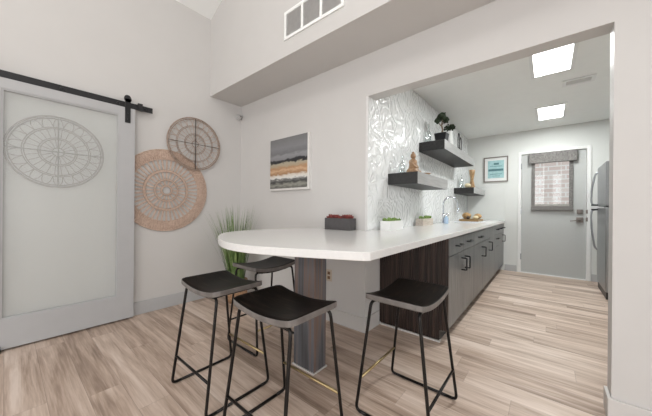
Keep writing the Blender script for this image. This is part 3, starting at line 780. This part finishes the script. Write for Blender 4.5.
bottle((-1.15, 5.02, 1.455), .24, .032, 'clear glass bottle behind the round tan ornament on the farthest shelf')

bn = empty('bonsai_tree', (-1.01, 3.42, 1.905)); tag(bn, 'small bonsai tree in a black square pot at the near end of the highest shelf', 'plant')
m = MB()
v8 = [(sx*w, sy*w, z) for z, w in ((0, .055), (.115, .070)) for sx, sy in ((-1,-1),(1,-1),(1,1),(-1,1))]
vv = [m.bm.verts.new(p_) for p_ in v8]
for q in ((3,2,1,0),(4,5,6,7),(0,1,5,4),(1,2,6,5),(2,3,7,6),(3,0,4,7)): m.bm.faces.new([vv[i] for i in q])
m.build('square_pot', M['blackpot'], bn, bevel=.004)
MB().tube([(0,0,.10), (.012,0,.16), (-.004,.01,.22), (.01,.0,.30)], [.014,.011,.009,.006], 8).tube([(.0,0,.20), (-.03,-.03,.25)], [.006,.004], 6).tube([(.0,0,.22), (.03,.04,.28)], [.006,.004], 6).build('trunk', M['trunk'], bn)
m = MB(); rg = random.Random(11)
for c_, r_ in (((0,0,.325), .05), ((-.04,-.035,.275), .036), ((.035,.045,.29), .042), ((.02,-.04,.31), .036), ((-.03,.03,.32), .036)):
    for i in range(26):
        dv = Vector((rg.gauss(0,1), rg.gauss(0,1), rg.gauss(0,.7))).normalized()*r_*rg.uniform(.5,1.05)
        m.blob(Vector(c_)+dv, rg.uniform(.007,.014), rough=.3, sub=1)
    m.blob(c_, r_*.95, rough=.15, sub=2)
m.build('foliage', M['leafdark'], bn)
vp = empty('potted_shrub', (-1.02, 3.82, 1.905)); tag(vp, 'dark leafy plant in a slim white vase behind the bonsai', 'plant')
MB().lathe([(.030,0),(.040,.05),(.034,.16),(.024,.225),(.028,.24)], (0,0,0), 20).build('white_vase', M['white'], vp)
m = MB()
for i in range(70):
    dv = Vector((rg.gauss(0,1), rg.gauss(0,1), rg.gauss(0,.6))).normalized()*rg.uniform(.02,.07); dv.z *= .7
    m.blob(Vector((0,0,.285))+dv, rg.uniform(.009,.017), rough=.3, sub=1)
m.tube([(0,0,.22), (0,0,.28)], .012, 6)
m.build('foliage', M['leafdark'], vp)
lp = empty('loop_sculpture', (-.97, 4.12, 1.905)); tag(lp, 'black metal double loop sculpture toward the back of the highest shelf', 'sculpture')
MB().box(-.03, .03, -.10, .10, 0, .010).build('plinth', M['black'], lp)
for dy, hh in ((-.05, .25), (.05, .21)):
    MB().tube([(0, dy+.045*math.sin(2*PI*k/24), .010+hh/2-hh/2*math.cos(2*PI*k/24)) for k in range(24)], .006, 6, closed=True).build('loop', M['black'], lp)
gv = MB().lathe([(.045,0),(.048,.02),(.036,.08),(.026,.13),(.026,.17),(.040,.24),(.046,.31),(.040,.315)], (0,0,0), 24).build('gold_vase', M['gold'], loc=(-1.0, 5.08, 1.455)); tag(gv, 'tall golden brown waisted vase on the farthest shelf', 'vase')
ob = MB().blob((0,0,0), .048, 1, 1.1, .8, rough=.02, sub=3).build('round_ornament', M['cheese'], loc=(-1.03, 4.91, 1.493), smooth=True); tag(ob, 'round tan ornament at the near end of the farthest shelf', 'ornament')

# framed print on back wall
pr = empty('framed_print', (-.752, YF, 1.842)); tag(pr, 'small framed pale teal print on the kitchen back wall beside the door', 'picture')
W_, H_ = .192, .232
m = MB().box(-W_, W_, -.022, 0, -H_, -H_+.018).box(-W_, W_, -.022, 0, H_-.018, H_).box(-W_, -W_+.018, -.022, 0, -H_+.018, H_-.018).box(W_-.018, W_, -.022, 0, -H_+.018, H_-.018)
m.build('picture_frame', M['pewter'], pr)
MB().box(-W_+.018, W_-.018, -.010, 0, -H_+.018, H_-.018).build('mat_board', M['white'], pr)
m = MB().box(-.125, .13, -.013, -.010, -.16, .165); o = m.build('print', M['teal'], pr)
m = MB().box(-.115, .12, -.0145, -.013, -.03, .01).box(-.03, .05, -.0145, -.013, .085, .12).box(-.09, .10, -.0145, -.013, .055, .062).box(-.09, .10, -.0145, -.013, -.09, -.082).box(-.06, .07, -.0145, -.013, -.125, -.118)
m.build('printed_bars', M['teal_dark'], pr)

# ------------------------------------------------------------------ light
w = bpy.data.worlds.new('World'); S.world = w; w.use_nodes = True; nt = w.node_tree
sky = nt.nodes.new('ShaderNodeTexSky'); sky.sky_type = 'HOSEK_WILKIE'; sky.turbidity = 4; sky.sun_direction = Vector((.3, -.5, .8)).normalized()
mix = nt.nodes.new('ShaderNodeMix'); mix.data_type = 'RGBA'; mix.inputs[0].default_value = .75; mix.inputs[7].default_value = (1, .99, .98, 1)
nt.links.new(sky.outputs[0], mix.inputs[6]); nt.links.new(mix.outputs[2], nt.nodes['Background'].inputs[0]); nt.nodes['Background'].inputs[1].default_value = 1.6
def area(name, loc, rot, sx, sy, power, c=(1,1,1)):
    l = bpy.data.lights.new(name, 'AREA'); l.shape = 'RECTANGLE'; l.size = sx; l.size_y = sy; l.energy = power; l.color = c
    o = bpy.data.objects.new(name, l); C.objects.link(o); o.location = loc; o.rotation_euler = rot; return o
area('rear_window_fill', (0, YR-.25, 1.65), (PI/2, 0, 0), 4.8, 2.7, 92, (.975, .985, 1))  # area lamp added outside the unseen rear window to brighten the room
area('side_window_fill', (XR+.25, -1.3, 1.65), (0, PI/2, 0), 2.4, 3.8, 62, (.975, .985, 1))  # same kind of added fill, outside the unseen side window
for x0, y0 in ((.02, 3.235), (.02, 4.92)):
    area('panel_lamp', (x0, y0, ZK-.02), (0, 0, 0), .26, .52, 21, (.96, 1, .985))

pl = bpy.data.lights.new('unseen_ceiling_lamp', 'POINT'); pl.energy = 48; pl.shadow_soft_size = .30; pl.color = (1, .985, .96)  # unseen lamp added high up so the soffit shades the wall below
po = bpy.data.objects.new('unseen_ceiling_lamp', pl); C.objects.link(po); po.location = (-.6, -.9, 3.6)

# ------------------------------------------------------------------ camera
yaw, roll, fpx, y0 = 6.93816653e-01, 8.67158288e-03, 267.027, 208.58
Fv = Vector((-math.sin(yaw), math.cos(yaw), 0)); Rv = Vector((math.cos(yaw), math.sin(yaw), 0)); Uv = Vector((0, 0, 1))
R2 = Rv*math.cos(roll)+Uv*math.sin(roll); U2 = Uv*math.cos(roll)-Rv*math.sin(roll)
cam = bpy.data.cameras.new('camera'); co = bpy.data.objects.new('camera', cam); C.objects.link(co)
mt = Matrix((R2, U2, -Fv)).transposed().to_4x4(); mt.translation = Vector((0, 0, 1.09)); co.matrix_world = mt
cam.sensor_width = 36; cam.lens = fpx/652*36; cam.shift_y = (y0-208)/652; cam.clip_start = .02
S.camera = co
S.view_settings.view_transform = 'Standard'; S.view_settings.look = 'None'; S.view_settings.gamma = 1; S.view_settings.use_curve_mapping = False
S.view_settings.exposure = 0.02
